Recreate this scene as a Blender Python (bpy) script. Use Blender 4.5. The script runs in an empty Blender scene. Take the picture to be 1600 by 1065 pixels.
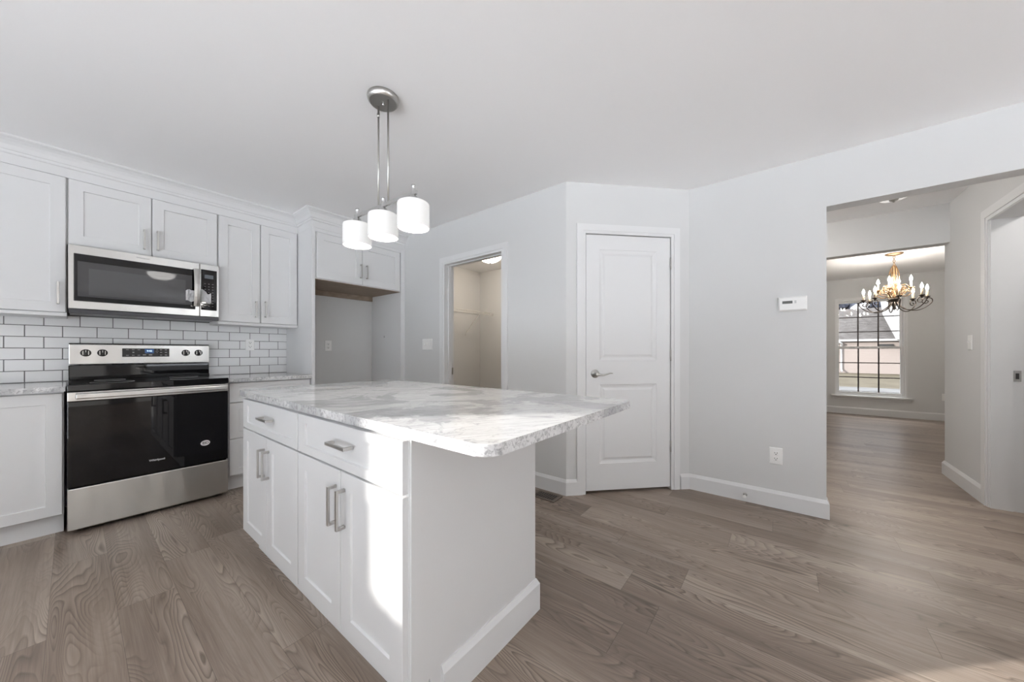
import bpy, bmesh, math, random
from mathutils import Vector, Matrix
random.seed(7)
S = bpy.context.scene
COL = S.collection
PI = math.pi

# ------------------------------------------------------------------ camera, world, sun, exposure
CAM_H = 1.113
cam = bpy.data.cameras.new('camera'); camo = bpy.data.objects.new('camera', cam); COL.objects.link(camo)
camo.location = (0, 0, CAM_H)
camo.rotation_euler = (PI / 2, 0, math.radians(38.09 - 90))
cam.sensor_width = 36; cam.lens = 538.8 / 1600 * 36
cam.shift_y = (550 - 532.5) / 1600
cam.clip_start = 0.05; cam.clip_end = 300
S.camera = camo

W = bpy.data.worlds.new('sky'); S.world = W; W.use_nodes = True
bg = W.node_tree.nodes['Background']
bg.inputs[1].default_value = 8.5      # overcast sky: bright overhead, dimmer at the horizon
_t = W.node_tree; _c = _t.nodes.new('ShaderNodeTexCoord'); _s = _t.nodes.new('ShaderNodeSeparateXYZ'); _r = _t.nodes.new('ShaderNodeValToRGB')
_t.links.new(_c.outputs['Generated'], _s.inputs[0]); _t.links.new(_s.outputs[2], _r.inputs[0]); _t.links.new(_r.outputs[0], bg.inputs[0])
_r.color_ramp.elements[0].position = 0.40; _r.color_ramp.elements[0].color = (0.085, 0.088, 0.092, 1)
_r.color_ramp.elements[1].position = 0.80; _r.color_ramp.elements[1].color = (0.94, 0.97, 1.0, 1)

sun = bpy.data.lights.new('sun', 'SUN'); suno = bpy.data.objects.new('sun', sun); COL.objects.link(suno)
sun.energy = 6.5; sun.angle = math.radians(0.9); sun.color = (1.0, 0.97, 0.92)
suno.rotation_euler = Vector((0.70, -0.70, -0.30)).to_track_quat('-Z', 'Y').to_euler()

S.view_settings.view_transform = 'Standard'; S.view_settings.look = 'None'
S.view_settings.exposure = 0.58; S.view_settings.gamma = 1.0
S.view_settings.use_curve_mapping = False
S.cycles.use_denoising = True
S.cycles.max_bounces = 12; S.cycles.diffuse_bounces = 7; S.cycles.glossy_bounces = 6
S.cycles.transparent_max_bounces = 12
S.cycles.sample_clamp_indirect = 6.0
S.cycles.caustics_reflective = False

# ------------------------------------------------------------------ materials
def mat(name, color, rough=0.5, metal=0.0, spec=0.5, emit=None, es=0.0, ior=1.5):
    m = bpy.data.materials.new(name); m.use_nodes = True
    b = m.node_tree.nodes['Principled BSDF']
    b.inputs['Base Color'].default_value = (*color, 1)
    b.inputs['Roughness'].default_value = rough; b.inputs['Metallic'].default_value = metal
    b.inputs['Specular IOR Level'].default_value = spec; b.inputs['IOR'].default_value = ior
    if emit: b.inputs['Emission Color'].default_value = (*emit, 1); b.inputs['Emission Strength'].default_value = es
    return m
class NT:
    def __init__(s, m): s.t = m.node_tree; s.b = s.t.nodes['Principled BSDF']
    def n(s, typ, **kw):
        x = s.t.nodes.new(typ)
        for k, v in kw.items(): setattr(x, k, v)
        return x
    def l(s, a, b): s.t.links.new(a, b)
    def math(s, op, a, b=None, c=None):
        x = s.n('ShaderNodeMath', operation=op)
        for i, v in enumerate((a, b, c)):
            if v is None: continue
            if isinstance(v, (int, float)): x.inputs[i].default_value = v
            else: s.l(v, x.inputs[i])
        return x.outputs[0]
    def noise(s, vec, scale, detail=2, rough=0.5, dist=0.0):
        x = s.n('ShaderNodeTexNoise'); s.l(vec, x.inputs['Vector'])
        x.inputs['Scale'].default_value = scale; x.inputs['Detail'].default_value = detail
        x.inputs['Roughness'].default_value = rough; x.inputs['Distortion'].default_value = dist
        return x.outputs['Fac']
    def ramp(s, fac, stops, interp='LINEAR'):
        x = s.n('ShaderNodeValToRGB'); s.l(fac, x.inputs[0]); cr = x.color_ramp; cr.interpolation = interp
        while len(cr.elements) < len(stops): cr.elements.new(0.5)
        for e, (p, c) in zip(cr.elements, stops): e.position = p; e.color = (*c, 1) if len(c) == 3 else c
        return x.outputs[0]
    def mix(s, fac, a, b, mode='MIX'):
        x = s.n('ShaderNodeMix', data_type='RGBA', blend_type=mode)
        for i, v in ((0, fac), (6, a), (7, b)):
            if isinstance(v, (int, float)): x.inputs[i].default_value = v
            elif isinstance(v, tuple): x.inputs[i].default_value = (*v, 1)
            else: s.l(v, x.inputs[i])
        return x.outputs[2]
    def coords(s): return s.n('ShaderNodeNewGeometry').outputs['Position']
    def mapping(s, vec, scale=(1, 1, 1), loc=(0, 0, 0), rot=(0, 0, 0)):
        x = s.n('ShaderNodeMapping'); s.l(vec, x.inputs[0])
        x.inputs['Scale'].default_value = scale; x.inputs['Location'].default_value = loc; x.inputs['Rotation'].default_value = rot
        return x.outputs[0]
    def bump(s, h, strength=0.1, dist=0.002):
        x = s.n('ShaderNodeBump'); s.l(h, x.inputs['Height']); x.inputs['Strength'].default_value = strength
        x.inputs['Distance'].default_value = dist; s.l(x.outputs[0], s.b.inputs['Normal'])

def painted(name, color, rough=0.85):
    m = mat(name, color, rough, spec=0.3); q = NT(m)
    q.bump(q.noise(q.coords(), 220, 3), 0.08, 0.001)
    return m
M_WALL = painted('wall_paint', (0.632, 0.634, 0.632))
M_CEIL = painted('ceiling_paint', (0.90, 0.90, 0.905))
M_TRIM = mat('trim_white', (0.70, 0.702, 0.705), 0.42)
M_CAB = mat('cabinet_white', (0.685, 0.687, 0.69), 0.38)
M_NICKEL = mat('brushed_nickel', (0.52, 0.51, 0.49), 0.32, 1.0)
M_CHROME = mat('polished_nickel', (0.62, 0.62, 0.62), 0.22, 1.0)
M_BLACK = mat('black_gloss', (0.005, 0.005, 0.006), 0.02, spec=0.38)
M_BLACKM = mat('black_matte', (0.02, 0.02, 0.02), 0.45)
M_DARKMETAL = mat('dark_metal', (0.06, 0.06, 0.065), 0.3, 0.8)
M_PLASTIC = mat('white_plastic', (0.82, 0.82, 0.81), 0.35)
M_SLOT = mat('dark_slot', (0.03, 0.03, 0.03), 0.6)
M_GREYPRINT = mat('grey_print', (0.45, 0.45, 0.45), 0.5)
M_DISPLAY = mat('lcd_display', (0.12, 0.125, 0.12), 0.25)
M_BLUE = mat('blue_display', (0.01, 0.03, 0.07), 0.2, emit=(0.02, 0.07, 0.2), es=0.5)
M_DIGIT = mat('display_digits', (0.6, 0.8, 1.0), 0.4, emit=(0.65, 0.85, 1.0), es=0.9)
M_PAPER = mat('white_paper', (0.92, 0.92, 0.93), 0.7)
M_GREYCAB = mat('grey_cabinet', (0.16, 0.165, 0.17), 0.45)
M_GROUT = mat('dark_grey_grout', (0.17, 0.17, 0.17), 0.9)
M_TILE = mat('glazed_white_tile', (0.76, 0.765, 0.77), 0.12)
M_WOOD = mat('raw_plywood', (0.30, 0.235, 0.185), 0.75)
q = NT(M_WOOD); q.l(q.ramp(q.noise(q.mapping(q.coords(), (4, 60, 4)), 3, 4), [(0.3, (0.24, 0.185, 0.14)), (0.7, (0.35, 0.275, 0.215))]), q.b.inputs['Base Color'])
M_BRASS = mat('aged_gold_metal', (0.46, 0.31, 0.18), 0.35, 1.0)
M_BRONZE = mat('dark_bronze_metal', (0.10, 0.085, 0.075), 0.42, 0.85)
M_MUNTIN = mat('bronze_grille', (0.035, 0.025, 0.025), 0.5)
M_SLEEVE = mat('cream_candle', (0.80, 0.66, 0.48), 0.5)
M_FLAME = mat('lit_candle_bulb', (1, 0.9, 0.75), 0.3, emit=(1.0, 0.93, 0.84), es=150.0)
M_SHADE = mat('opal_glass', (0.62, 0.62, 0.615), 0.25, emit=(1.0, 0.99, 0.97), es=0.20)
M_BULB = mat('lit_bulb', (1, 1, 1), 0.3, emit=(1.0, 0.97, 0.92), es=6.0)
M_WIRE = mat('white_coated_wire', (0.82, 0.81, 0.79), 0.4)

def steel(name, col=(0.63, 0.625, 0.61), rough=0.27):
    m = mat(name, col, rough, 1.0); q = NT(m)
    n = q.noise(q.mapping(q.coords(), (1.5, 1.5, 1200)), 1.0, 2)
    q.l(q.math('ADD', q.math('MULTIPLY', n, 0.012), rough - 0.006), q.b.inputs['Roughness'])
    q.b.inputs['Anisotropic'].default_value = 0.75
    q.bump(q.noise(q.mapping(q.coords(), (7.0, 1.0, 0.5)), 1.0, 1), 0.5, 0.012)
    tg = q.n('ShaderNodeTangent', direction_type='RADIAL', axis='Z'); q.l(tg.outputs[0], q.b.inputs['Tangent']); q.b.inputs['Anisotropic Rotation'].default_value = 0.25
    return m
M_STEEL = steel('brushed_stainless')

def glass_pane(name, tint=(1, 1, 1), refl=0.02):
    m = bpy.data.materials.new(name); m.use_nodes = True; t = m.node_tree
    t.nodes.remove(t.nodes['Principled BSDF'])
    tr = t.nodes.new('ShaderNodeBsdfTransparent'); tr.inputs[0].default_value = (*tint, 1)
    gl = t.nodes.new('ShaderNodeBsdfGlossy'); gl.inputs['Roughness'].default_value = 0.02
    mx = t.nodes.new('ShaderNodeMixShader'); mx.inputs[0].default_value = refl
    t.links.new(tr.outputs[0], mx.inputs[1]); t.links.new(gl.outputs[0], mx.inputs[2])
    t.links.new(mx.outputs[0], t.nodes['Material Output'].inputs[0])
    return m
M_GLASS = glass_pane('window_glass')

def floor_material():
    m = mat('vinyl_plank_floor', (0.2, 0.16, 0.13), 0.4, spec=0.4); q = NT(m)
    sep = q.n('ShaderNodeSeparateXYZ'); q.l(q.coords(), sep.inputs[0])
    x, y = sep.outputs[0], sep.outputs[1]
    PW, PL = 0.183, 1.22
    xr = q.math('DIVIDE', q.math('ADD', x, 0.062), PW); row = q.math('FLOOR', xr); fx = q.math('SUBTRACT', xr, row)
    wn = q.n('ShaderNodeTexWhiteNoise', noise_dimensions='1D'); q.l(row, wn.inputs['W'])
    yr = q.math('ADD', q.math('DIVIDE', y, PL), wn.outputs['Value']); colm = q.math('FLOOR', yr); fy = q.math('SUBTRACT', yr, colm)
    cmb = q.n('ShaderNodeCombineXYZ'); q.l(row, cmb.inputs[0]); q.l(colm, cmb.inputs[1])
    wn2 = q.n('ShaderNodeTexWhiteNoise', noise_dimensions='2D'); q.l(cmb.outputs[0], wn2.inputs['Vector'])
    rnd = wn2.outputs['Value']
    def pv(sx, sy, kx=37.0, ky=53.0):
        c = q.n('ShaderNodeCombineXYZ')
        q.l(q.math('ADD', q.math('MULTIPLY', x, sx), q.math('MULTIPLY', rnd, kx)), c.inputs[0])
        q.l(q.math('ADD', q.math('MULTIPLY', y, sy), q.math('MULTIPLY', rnd, ky)), c.inputs[1])
        q.l(q.math('MULTIPLY', rnd, 91.0), c.inputs[2])
        return c.outputs[0]
    # cathedral grain: contour lines of a slow noise stretched along the board
    base = q.noise(pv(7.5, 1.15), 1.0, 1.6, 0.40, 0.35)
    cont = q.math('FRACT', q.math('MULTIPLY', base, 32.0))
    line = q.ramp(cont, [(0.0, (0.1,) * 3), (0.16, (1.0,) * 3), (0.62, (0.75,) * 3), (0.90, (0.40,) * 3), (1.0, (0.1,) * 3)])
    amt = q.ramp(q.noise(pv(9, 0.9, 11, 17), 1.0, 1), [(0.36, (0.06,) * 3), (0.66, (1.0,) * 3)])
    fine = q.noise(pv(190, 5.5), 1.0, 3, 0.6)
    fine2 = q.noise(pv(60, 1.6), 1.0, 3, 0.6)
    tone = q.noise(pv(5.5, 0.7, 23, 29), 1.0, 2, 0.5)
    v = q.math('ADD', q.math('MULTIPLY', q.math('ADD', q.math('MULTIPLY', q.math('SUBTRACT', tone, 0.5), 1.5), 0.5), 0.62), q.math('MULTIPLY', rnd, 0.24))
    v = q.math('ADD', v, q.math('MULTIPLY', q.math('SUBTRACT', fine, 0.5), 0.34))
    v = q.math('ADD', v, q.math('MULTIPLY', q.math('SUBTRACT', fine2, 0.5), 0.44))
    col = q.ramp(v, [(0.12, (0.140, 0.104, 0.081)), (0.42, (0.245, 0.192, 0.155)), (0.60, (0.315, 0.255, 0.210)), (0.85, (0.405, 0.340, 0.285))])
    dk = q.mix(1.0, col, q.ramp(line, [(0.0, (0.42, 0.395, 0.375)), (0.6, (0.90, 0.90, 0.90)), (1.0, (1.24, 1.24, 1.23))]), 'MULTIPLY')
    col = q.mix(amt, col, dk)
    # seams
    sx = q.math('MINIMUM', fx, q.math('SUBTRACT', 1.0, fx)); sy = q.math('MINIMUM', fy, q.math('SUBTRACT', 1.0, fy))
    seam = q.math('MAXIMUM', q.math('LESS_THAN', sx, 0.0055), q.math('LESS_THAN', sy, 0.0010))
    col = q.mix(q.math('MULTIPLY', seam, 0.45), col, (0.05, 0.038, 0.03))
    q.l(col, q.b.inputs['Base Color'])
    q.l(q.math('ADD', 0.25, q.math('MULTIPLY', fine2, 0.16)), q.b.inputs['Roughness'])
    q.bump(q.math('SUBTRACT', fine, q.math('MULTIPLY', seam, 1.0)), 0.12, 0.0012)
    return m
M_FLOOR = floor_material()

def marble():
    m = mat('veined_white_stone', (0.7, 0.7, 0.7), 0.09); q = NT(m)
    p = q.coords()
    st = q.mapping(q.mapping(p, rot=(0, 0, 0.55)), (1.0, 3.6, 2.0))
    wob = q.noise(p, 3.2, 4, 0.6)
    bands = q.noise(q.mapping(p, rot=(0, 0, 0.9)), 2.9, 5, 0.60, 0.9)
    streak = q.noise(st, 7.0, 8, 0.72, 1.1)
    vein = q.math('ABSOLUTE', q.math('SUBTRACT', q.noise(st, 3.0, 7, 0.62, 1.6), 0.5))
    c = q.ramp(streak, [(0.30, (0.54, 0.54, 0.545)), (0.46, (0.63, 0.63, 0.632)), (0.62, (0.71, 0.71, 0.708))])
    g = q.ramp(bands, [(0.52, (1, 1, 1)), (0.55, (0.74, 0.745, 0.755)), (0.70, (0.68, 0.685, 0.695))])
    c = q.mix(1.0, c, g, 'MULTIPLY')
    c = q.mix(q.ramp(vein, [(0.0, (0.55,) * 3), (0.018, (0.0,) * 3)]), c, (0.30, 0.30, 0.31))
    sp = q.noise(p, 42.0, 6, 0.75, 0.8)
    spm = q.math('MULTIPLY', q.math('GREATER_THAN', sp, 0.645), q.math('GREATER_THAN', wob, 0.50))
    # dark specks are densest on the sawn edge of the slab
    nz = q.n('ShaderNodeSeparateXYZ'); q.l(q.n('ShaderNodeNewGeometry').outputs['True Normal'], nz.inputs[0])
    edge = q.math('LESS_THAN', q.math('ABSOLUTE', nz.outputs[2]), 0.6)
    sp2 = q.math('MULTIPLY', q.ramp(q.noise(p, 75.0, 5, 0.7, 0.6), [(0.50, (0,) * 3), (0.60, (1,) * 3)]), edge)
    c = q.mix(q.math('MULTIPLY', spm, 0.42), c, (0.16, 0.16, 0.165))
    c = q.mix(q.math('MULTIPLY', sp2, 0.55), c, (0.20, 0.20, 0.205))
    q.l(c, q.b.inputs['Base Color'])
    return m
M_STONE = marble()

# ------------------------------------------------------------------ mesh helpers
def NB(): return bmesh.new()
def box(bm, x0, x1, y0, y1, z0, z1, bev=0.0, mi=0, seg=1):
    x0, x1 = sorted((x0, x1)); y0, y1 = sorted((y0, y1)); z0, z1 = sorted((z0, z1))
    vs = [bm.verts.new((x, y, z)) for x in (x0, x1) for y in (y0, y1) for z in (z0, z1)]
    F = [(0, 1, 3, 2), (4, 6, 7, 5), (0, 4, 5, 1), (2, 3, 7, 6), (0, 2, 6, 4), (1, 5, 7, 3)]
    fs = [bm.faces.new([vs[i] for i in f]) for f in F]
    for f in fs: f.material_index = mi
    if bev > 0:
        es = list({e for f in fs for e in f.edges})
        r = bmesh.ops.bevel(bm, geom=es, offset=bev, segments=seg, profile=0.5, affect='EDGES')
        for f in r['faces']: f.material_index = mi
    return vs
def prism(bm, pts, z0, z1, mi=0):
    a = [bm.verts.new((p[0], p[1], z0)) for p in pts]; b = [bm.verts.new((p[0], p[1], z1)) for p in pts]
    n = len(pts)
    fs = [bm.faces.new(a[::-1]), bm.faces.new(b)] + [bm.faces.new((a[i], a[(i + 1) % n], b[(i + 1) % n], b[i])) for i in range(n)]
    for f in fs: f.material_index = mi
def lathe(bm, c, prof, seg=28, mi=0, axis='z', cap=True, smooth=True):
    rings = []
    for r, h in prof:
        ring = []
        for i in range(seg):
            a = 2 * PI * i / seg; u, v = r * math.cos(a), r * math.sin(a)
            d = {'z': (u, v, h), 'y': (u, h, v), 'x': (h, u, v)}[axis]
            ring.append(bm.verts.new((c[0] + d[0], c[1] + d[1], c[2] + d[2])))
        rings.append(ring)
    for k in range(len(rings) - 1):
        for i in range(seg):
            f = bm.faces.new((rings[k][i], rings[k][(i + 1) % seg], rings[k + 1][(i + 1) % seg], rings[k + 1][i]))
            f.smooth = smooth; f.material_index = mi
    if cap:
        for r in (rings[0], rings[-1]):
            f = bm.faces.new(r); f.material_index = mi
def tube(bm, pts, r, seg=8, mi=0, cap=True):
    pts = [Vector(p) for p in pts]; rings = []
    t0 = (pts[1] - pts[0]).normalized()
    up = Vector((0, 0, 1)) if abs(t0.z) < 0.9 else Vector((1, 0, 0))
    n = t0.cross(up).normalized()
    for i, p in enumerate(pts):
        t = (pts[min(i + 1, len(pts) - 1)] - pts[max(i - 1, 0)]).normalized()
        n = (n - t * n.dot(t)).normalized(); b = t.cross(n)
        rr = r[i] if isinstance(r, (list, tuple)) else r
        rings.append([bm.verts.new(p + (n * math.cos(2 * PI * k / seg) + b * math.sin(2 * PI * k / seg)) * rr) for k in range(seg)])
    for k in range(len(rings) - 1):
        for i in range(seg):
            f = bm.faces.new((rings[k][i], rings[k][(i + 1) % seg], rings[k + 1][(i + 1) % seg], rings[k + 1][i])); f.smooth = True; f.material_index = mi
    if cap:
        for g in (rings[0], rings[-1]): bm.faces.new(g).material_index = mi
def sweep(bm, path, prof, mi=0):
    """mitred sweep of an (out, z) profile along a plan path; out is to the right of the path"""
    P = [Vector(p) for p in path]; n = len(P); offs = []
    for i in range(n):
        ds = []
        if i > 0: ds.append((P[i] - P[i - 1]).normalized())
        if i < n - 1: ds.append((P[i + 1] - P[i]).normalized())
        ns = [Vector((d.y, -d.x)) for d in ds]
        if len(ns) == 1: offs.append(ns[0])
        else:
            s = ns[0] + ns[1]; offs.append(s / max(1e-6, (1 + ns[0].dot(ns[1]))))
    rings = [[bm.verts.new((P[i].x + offs[i].x * o, P[i].y + offs[i].y * o, z)) for o, z in prof] for i in range(n)]
    m = len(prof)
    for i in range(n - 1):
        for k in range(m):
            bm.faces.new((rings[i][k], rings[i + 1][k], rings[i + 1][(k + 1) % m], rings[i][(k + 1) % m])).material_index = mi
    bm.faces.new(rings[0]); bm.faces.new(rings[-1][::-1])
def frame(kind, w):
    """local (u, v, w) -> world; w is measured outward from plane value w"""
    if kind == '-y': return lambda u, v, d: (u, w - d, v)          # faces -Y, u along X
    if kind == '-x': return lambda u, v, d: (w - d, u, v)          # faces -X, u along Y
    if kind == '+y': return lambda u, v, d: (u, w + d, v)
DO = Vector((2.373, 1.324)); DD = Vector((0.716, -0.698)).normalized(); DN = Vector((DD.y, -DD.x))
def diag(u, v, d):
    p = DO + DD * u + DN * d
    return (p.x, p.y, v)
def slab(bm, T, u0, u1, v0, v1, d0, d1, holes=(), prof=(), ch=0.0015, mi=0):
    """door or drawer front: a board with moulded recesses; prof = [(inset, depth), ...]"""
    def V(u, v, d): return bm.verts.new(T(u, v, d))
    def quad(a, b, c, d):
        f = bm.faces.new((a, b, c, d)); f.material_index = mi
    def ring(r0, r1):
        for i in range(4): quad(r0[i], r0[(i + 1) % 4], r1[(i + 1) % 4], r1[i])
    def rect(a, b, c, d, w): return [V(a, c, w), V(b, c, w), V(b, d, w), V(a, d, w)]
    back = rect(u0, u1, v0, v1, d0); mid = rect(u0, u1, v0, v1, d1 - ch); top = rect(u0 + ch, u1 - ch, v0 + ch, v1 - ch, d1)
    quad(*back); ring(back, mid); ring(mid, top)
    us = sorted({u0 + ch, u1 - ch, *[h[0] for h in holes], *[h[1] for h in holes]})
    vs = sorted({v0 + ch, v1 - ch, *[h[2] for h in holes], *[h[3] for h in holes]})
    for i in range(len(us) - 1):
        for j in range(len(vs) - 1):
            cu, cv = (us[i] + us[i + 1]) / 2, (vs[j] + vs[j + 1]) / 2
            if any(h[0] < cu < h[1] and h[2] < cv < h[3] for h in holes): continue
            quad(*rect(us[i], us[i + 1], vs[j], vs[j + 1], d1))
    for a, b, c, d in holes:
        r = rect(a, b, c, d, d1)
        for ins, dep in prof:
            r2 = rect(a + ins, b - ins, c + ins, d - ins, d1 + dep); ring(r, r2); r = r2
        quad(*r)
SHAKER = [(0.0025, -0.007)]
def shaker(T, u0, u1, v0, v1, su=0.062, sv=0.062, th=0.019):
    bm = NB(); slab(bm, T, u0, u1, v0, v1, 0, th, [(u0 + su, u1 - su, v0 + sv, v1 - sv)], SHAKER); return bm
def pull(T, u, v, length, d, vertical=True, so=0.032, w=0.011):
    """square bar pull centred at u, v on face depth d"""
    bm = NB(); h = length / 2
    def B(a0, a1, b0, b1, c0, c1):
        P = [T(x, y, z) for x in (a0, a1) for y in (b0, b1) for z in (c0, c1)]
        xs, ys, zs = zip(*P); box(bm, min(xs), max(xs), min(ys), max(ys), min(zs), max(zs), 0.0008)
    if vertical:
        B(u - w / 2, u + w / 2, v - h, v + h, d + so - 0.008, d + so)
        for e in (-1, 1): B(u - w / 2, u + w / 2, v + e * h - (w if e > 0 else 0), v + e * h + (0 if e > 0 else w), d, d + so - 0.008)
    else:
        B(u - h, u + h, v - w / 2, v + w / 2, d + so - 0.008, d + so)
        for e in (-1, 1): B(u + e * h - (w if e > 0 else 0), u + e * h + (0 if e > 0 else w), v - w / 2, v + w / 2, d, d + so - 0.008)
    return bm

def world_loc(o):
    v = Vector((0, 0, 0))
    while o: v += o.location; o = o.parent
    return v
def obj(name, bm, m, parent=None, label=None, smooth=None):
    bmesh.ops.recalc_face_normals(bm, faces=bm.faces)
    me = bpy.data.meshes.new(name); bm.to_mesh(me); bm.free()
    for x in (m if isinstance(m, (list, tuple)) else [m]): me.materials.append(x)
    co = [v.co for v in me.vertices]
    lo = [min(c[i] for c in co) for i in range(3)]; hi = [max(c[i] for c in co) for i in range(3)]
    base = Vector(((lo[0] + hi[0]) / 2, (lo[1] + hi[1]) / 2, lo[2]))
    me.transform(Matrix.Translation(-base))
    o = bpy.data.objects.new(name, me); COL.objects.link(o)
    if parent: o.parent = parent; o.location = base - world_loc(parent)
    else: o.location = base
    if label: o['label'] = label
    return o
def thing(name, label, cat, loc, group=None):
    o = bpy.data.objects.new(name, None); COL.objects.link(o); o.location = loc
    o.empty_display_size = 0.05
    o['label'] = label; o['category'] = cat
    if group: o['group'] = group
    return o
def tag(o, label, cat, group=None):
    o['label'] = label; o['category'] = cat
    if group: o['group'] = group
    return o
def struct(name, bm, m, parent=None, label=None):
    o = obj(name, bm, m, parent)
    if not parent: o['kind'] = 'structure'
    if label: o['label'] = label
    return o
def lamp(name, loc, power, radius, color=(1, 0.96, 0.9), parent=None):
    l = bpy.data.lights.new(name, 'POINT'); l.energy = power; l.shadow_soft_size = radius; l.color = color
    o = bpy.data.objects.new(name, l); COL.objects.link(o)
    if parent: o.parent = parent; o.location = Vector(loc) - world_loc(parent)
    else: o.location = loc
    return o
def text_bm(s, size, T, u, v, d, th=0.0006, bold=0.0):
    c = bpy.data.curves.new('t', 'FONT'); c.body = s; c.size = size; c.align_x = 'CENTER'; c.align_y = 'CENTER'; c.extrude = 0; c.offset = bold
    o = bpy.data.objects.new('t', c); COL.objects.link(o)
    me = bpy.data.meshes.new_from_object(o.evaluated_get(bpy.context.evaluated_depsgraph_get()))
    bpy.data.objects.remove(o); bpy.data.curves.remove(c)
    bm = NB(); bm.from_mesh(me); bpy.data.meshes.remove(me)
    r = bmesh.ops.extrude_face_region(bm, geom=bm.faces[:])
    for x in r['geom']:
        if isinstance(x, bmesh.types.BMVert): x.co.z += th
    for x in bm.verts: x.co = Vector(T(u + x.co.x, v + x.co.y, d + x.co.z))
    return bm

# ------------------------------------------------------------------ room shell
CZ = 2.44; WY = 4.06; W2X = 2.373; W3X = 3.115
bm = NB(); box(bm, -2.35, 8.85, -4.8, 4.2, -0.12, 0); struct('floor', bm, M_FLOOR)
bm = NB(); box(bm, -2.35, 8.85, -4.8, 4.2, CZ, CZ + 0.12); struct('ceiling', bm, M_CEIL)
bm = NB(); box(bm, -2.35, 4.33, WY, WY + 0.13, 0, CZ); struct('wall_left', bm, M_WALL)
# wall with the laundry doorway
LD0, LD1, LDZ = 1.962, 2.752, 2.026
bm = NB(); prism(bm, [(W2X, WY), (W2X, LD1), (W2X + 0.12, LD1), (W2X + 0.12, WY)], 0, CZ)
prism(bm, [(W2X, LD1), (W2X, LD0), (W2X + 0.12, LD0), (W2X + 0.12, LD1)], LDZ, CZ)
prism(bm, [(W2X, LD0), (W2X, 1.324), (W2X + 0.12, 1.374), (W2X + 0.12, LD0)], 0, CZ)
struct('wall_back', bm, M_WALL)
# angled pantry wall
DL = 1.0367; DA, DB, DZ = 0.155, 0.876, 2.045
bm = NB()
def dseg(s0, s1, z0, z1, sb0=None, sb1=None):
    a, b = diag(s0, 0, 0), diag(s1, 0, 0); c, d = diag(s1 if sb1 is None else sb1, 0, -0.12), diag(s0 if sb0 is None else sb0, 0, -0.12)
    prism(bm, [a[:2], b[:2], c[:2], d[:2]], z0, z1)
dseg(0, DA, 0, CZ, 0.05, DA); dseg(DA, DB, DZ, CZ); dseg(DB, DL, 0, CZ, DB, DL + 0.05)
struct('wall_pantry', bm, M_WALL)
OPZ = 2.088
bm = NB(); prism(bm, [(W3X, 0.60), (W3X, -0.233), (W3X + 0.12, -0.233), (W3X + 0.12, 0.65)], 0, CZ)
box(bm, W3X, W3X + 0.12, -1.17, -0.233, OPZ, CZ); box(bm, W3X, W3X + 0.12, -4.7, -1.17, 0, CZ)
struct('wall_right', bm, M_WALL)
# hall
HY = -1.17; HD0, HD1, HDZ = 3.30, 4.062, 2.06
bm = NB(); box(bm, W3X + 0.12, HD0, HY - 0.14, HY, 0, CZ); box(bm, HD0, HD1, HY - 0.14, HY, HDZ, CZ); box(bm, HD1, 4.925, HY - 0.14, HY, 0, CZ)
box(bm, 4.925, 5.45, HY - 0.26, HY - 0.14, 0, CZ)
struct('wall_hall', bm, M_WALL)
bm = NB(); box(bm, 4.80, 4.925, HY, 0.35, OPZ, CZ); box(bm, 4.80, 4.925, 0.35, 0.75, 0, CZ); struct('wall_entry', bm, M_WALL)
bm = NB(); box(bm, W3X + 0.12, 4.925, 0.75, 0.87, 0, CZ); struct('wall_hall_far', bm, M_WALL)
bm = NB(); box(bm, 3.20, 5.45, -2.75, -2.62, 0, CZ); box(bm, 5.33, 5.45, -2.62, HY - 0.26, 0, CZ); struct('wall_bathroom', bm, M_WALL)
# dining room
DX = 8.70; WA, WB, WZ0, WZ1 = -1.664, -0.770, 0.335, 2.093
bm = NB(); box(bm, DX, DX + 0.15, -3.2, WA, 0, CZ); box(bm, DX, DX + 0.15, WB, 1.5, 0, CZ); box(bm, DX, DX + 0.15, WA, WB, 0, WZ0); box(bm, DX, DX + 0.15, WA, WB, WZ1, CZ)
struct('wall_dining', bm, M_WALL)
bm = NB(); box(bm, 5.45, DX, -3.2, -3.08, 0, CZ); struct('wall_dining_right', bm, M_WALL)
bm = NB(); box(bm, 5.33, 5.45, -3.2, -2.75, 0, CZ); struct('wall_dining_near', bm, M_WALL)
bm = NB(); box(bm, 4.925, DX, 1.38, 1.5, 0, CZ); box(bm, 4.80, 4.925, 0.75, 1.5, 0, CZ); struct('wall_dining_left', bm, M_WALL)
# laundry room
LX, LY = 4.21, 3.98
bm = NB(); box(bm, LX, LX + 0.12, 1.30, LY + 0.08, 0, CZ); struct('wall_laundry_back', bm, M_WALL)
bm = NB(); box(bm, W2X + 0.12, LX, LY, LY + 0.08, 0, CZ); struct('wall_laundry_left', bm, M_WALL)
bm = NB(); box(bm, W2X + 0.12, LX, 1.30, 1.40, 0, CZ); struct('wall_laundry_right', bm, M_WALL)

# rear of the open plan room, invented: unseen walls with windows added for daylight
def glazed(name, x0, x1, y0, y1, openings, along):
    bm = NB(); a0, a1 = (y0, y1) if along == 'y' else (x0, x1); cur = a0
    def bx(u0, u1, z0, z1):
        if along == 'y': box(bm, x0, x1, u0, u1, z0, z1)
        else: box(bm, u0, u1, y0, y1, z0, z1)
    for (u0, u1, z0, z1) in openings:
        bx(cur, u0, 0, CZ); bx(u0, u1, 0, z0) if z0 > 0.01 else None; bx(u0, u1, z1, CZ); cur = u1
    bx(cur, a1, 0, CZ); struct(name, bm, M_WALL)
RW = [(-4.4, -1.75, 0.05, 2.38), (-1.5, 0.3, 0.05, 2.38), (0.55, 2.3, 0.05, 2.38), (2.95, 3.96, 1.50, 2.40)]  # last opening, high and narrow, is shaped to throw the island sun patch
RB = [(1.1, 2.95, 0.40, 2.20)]
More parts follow.
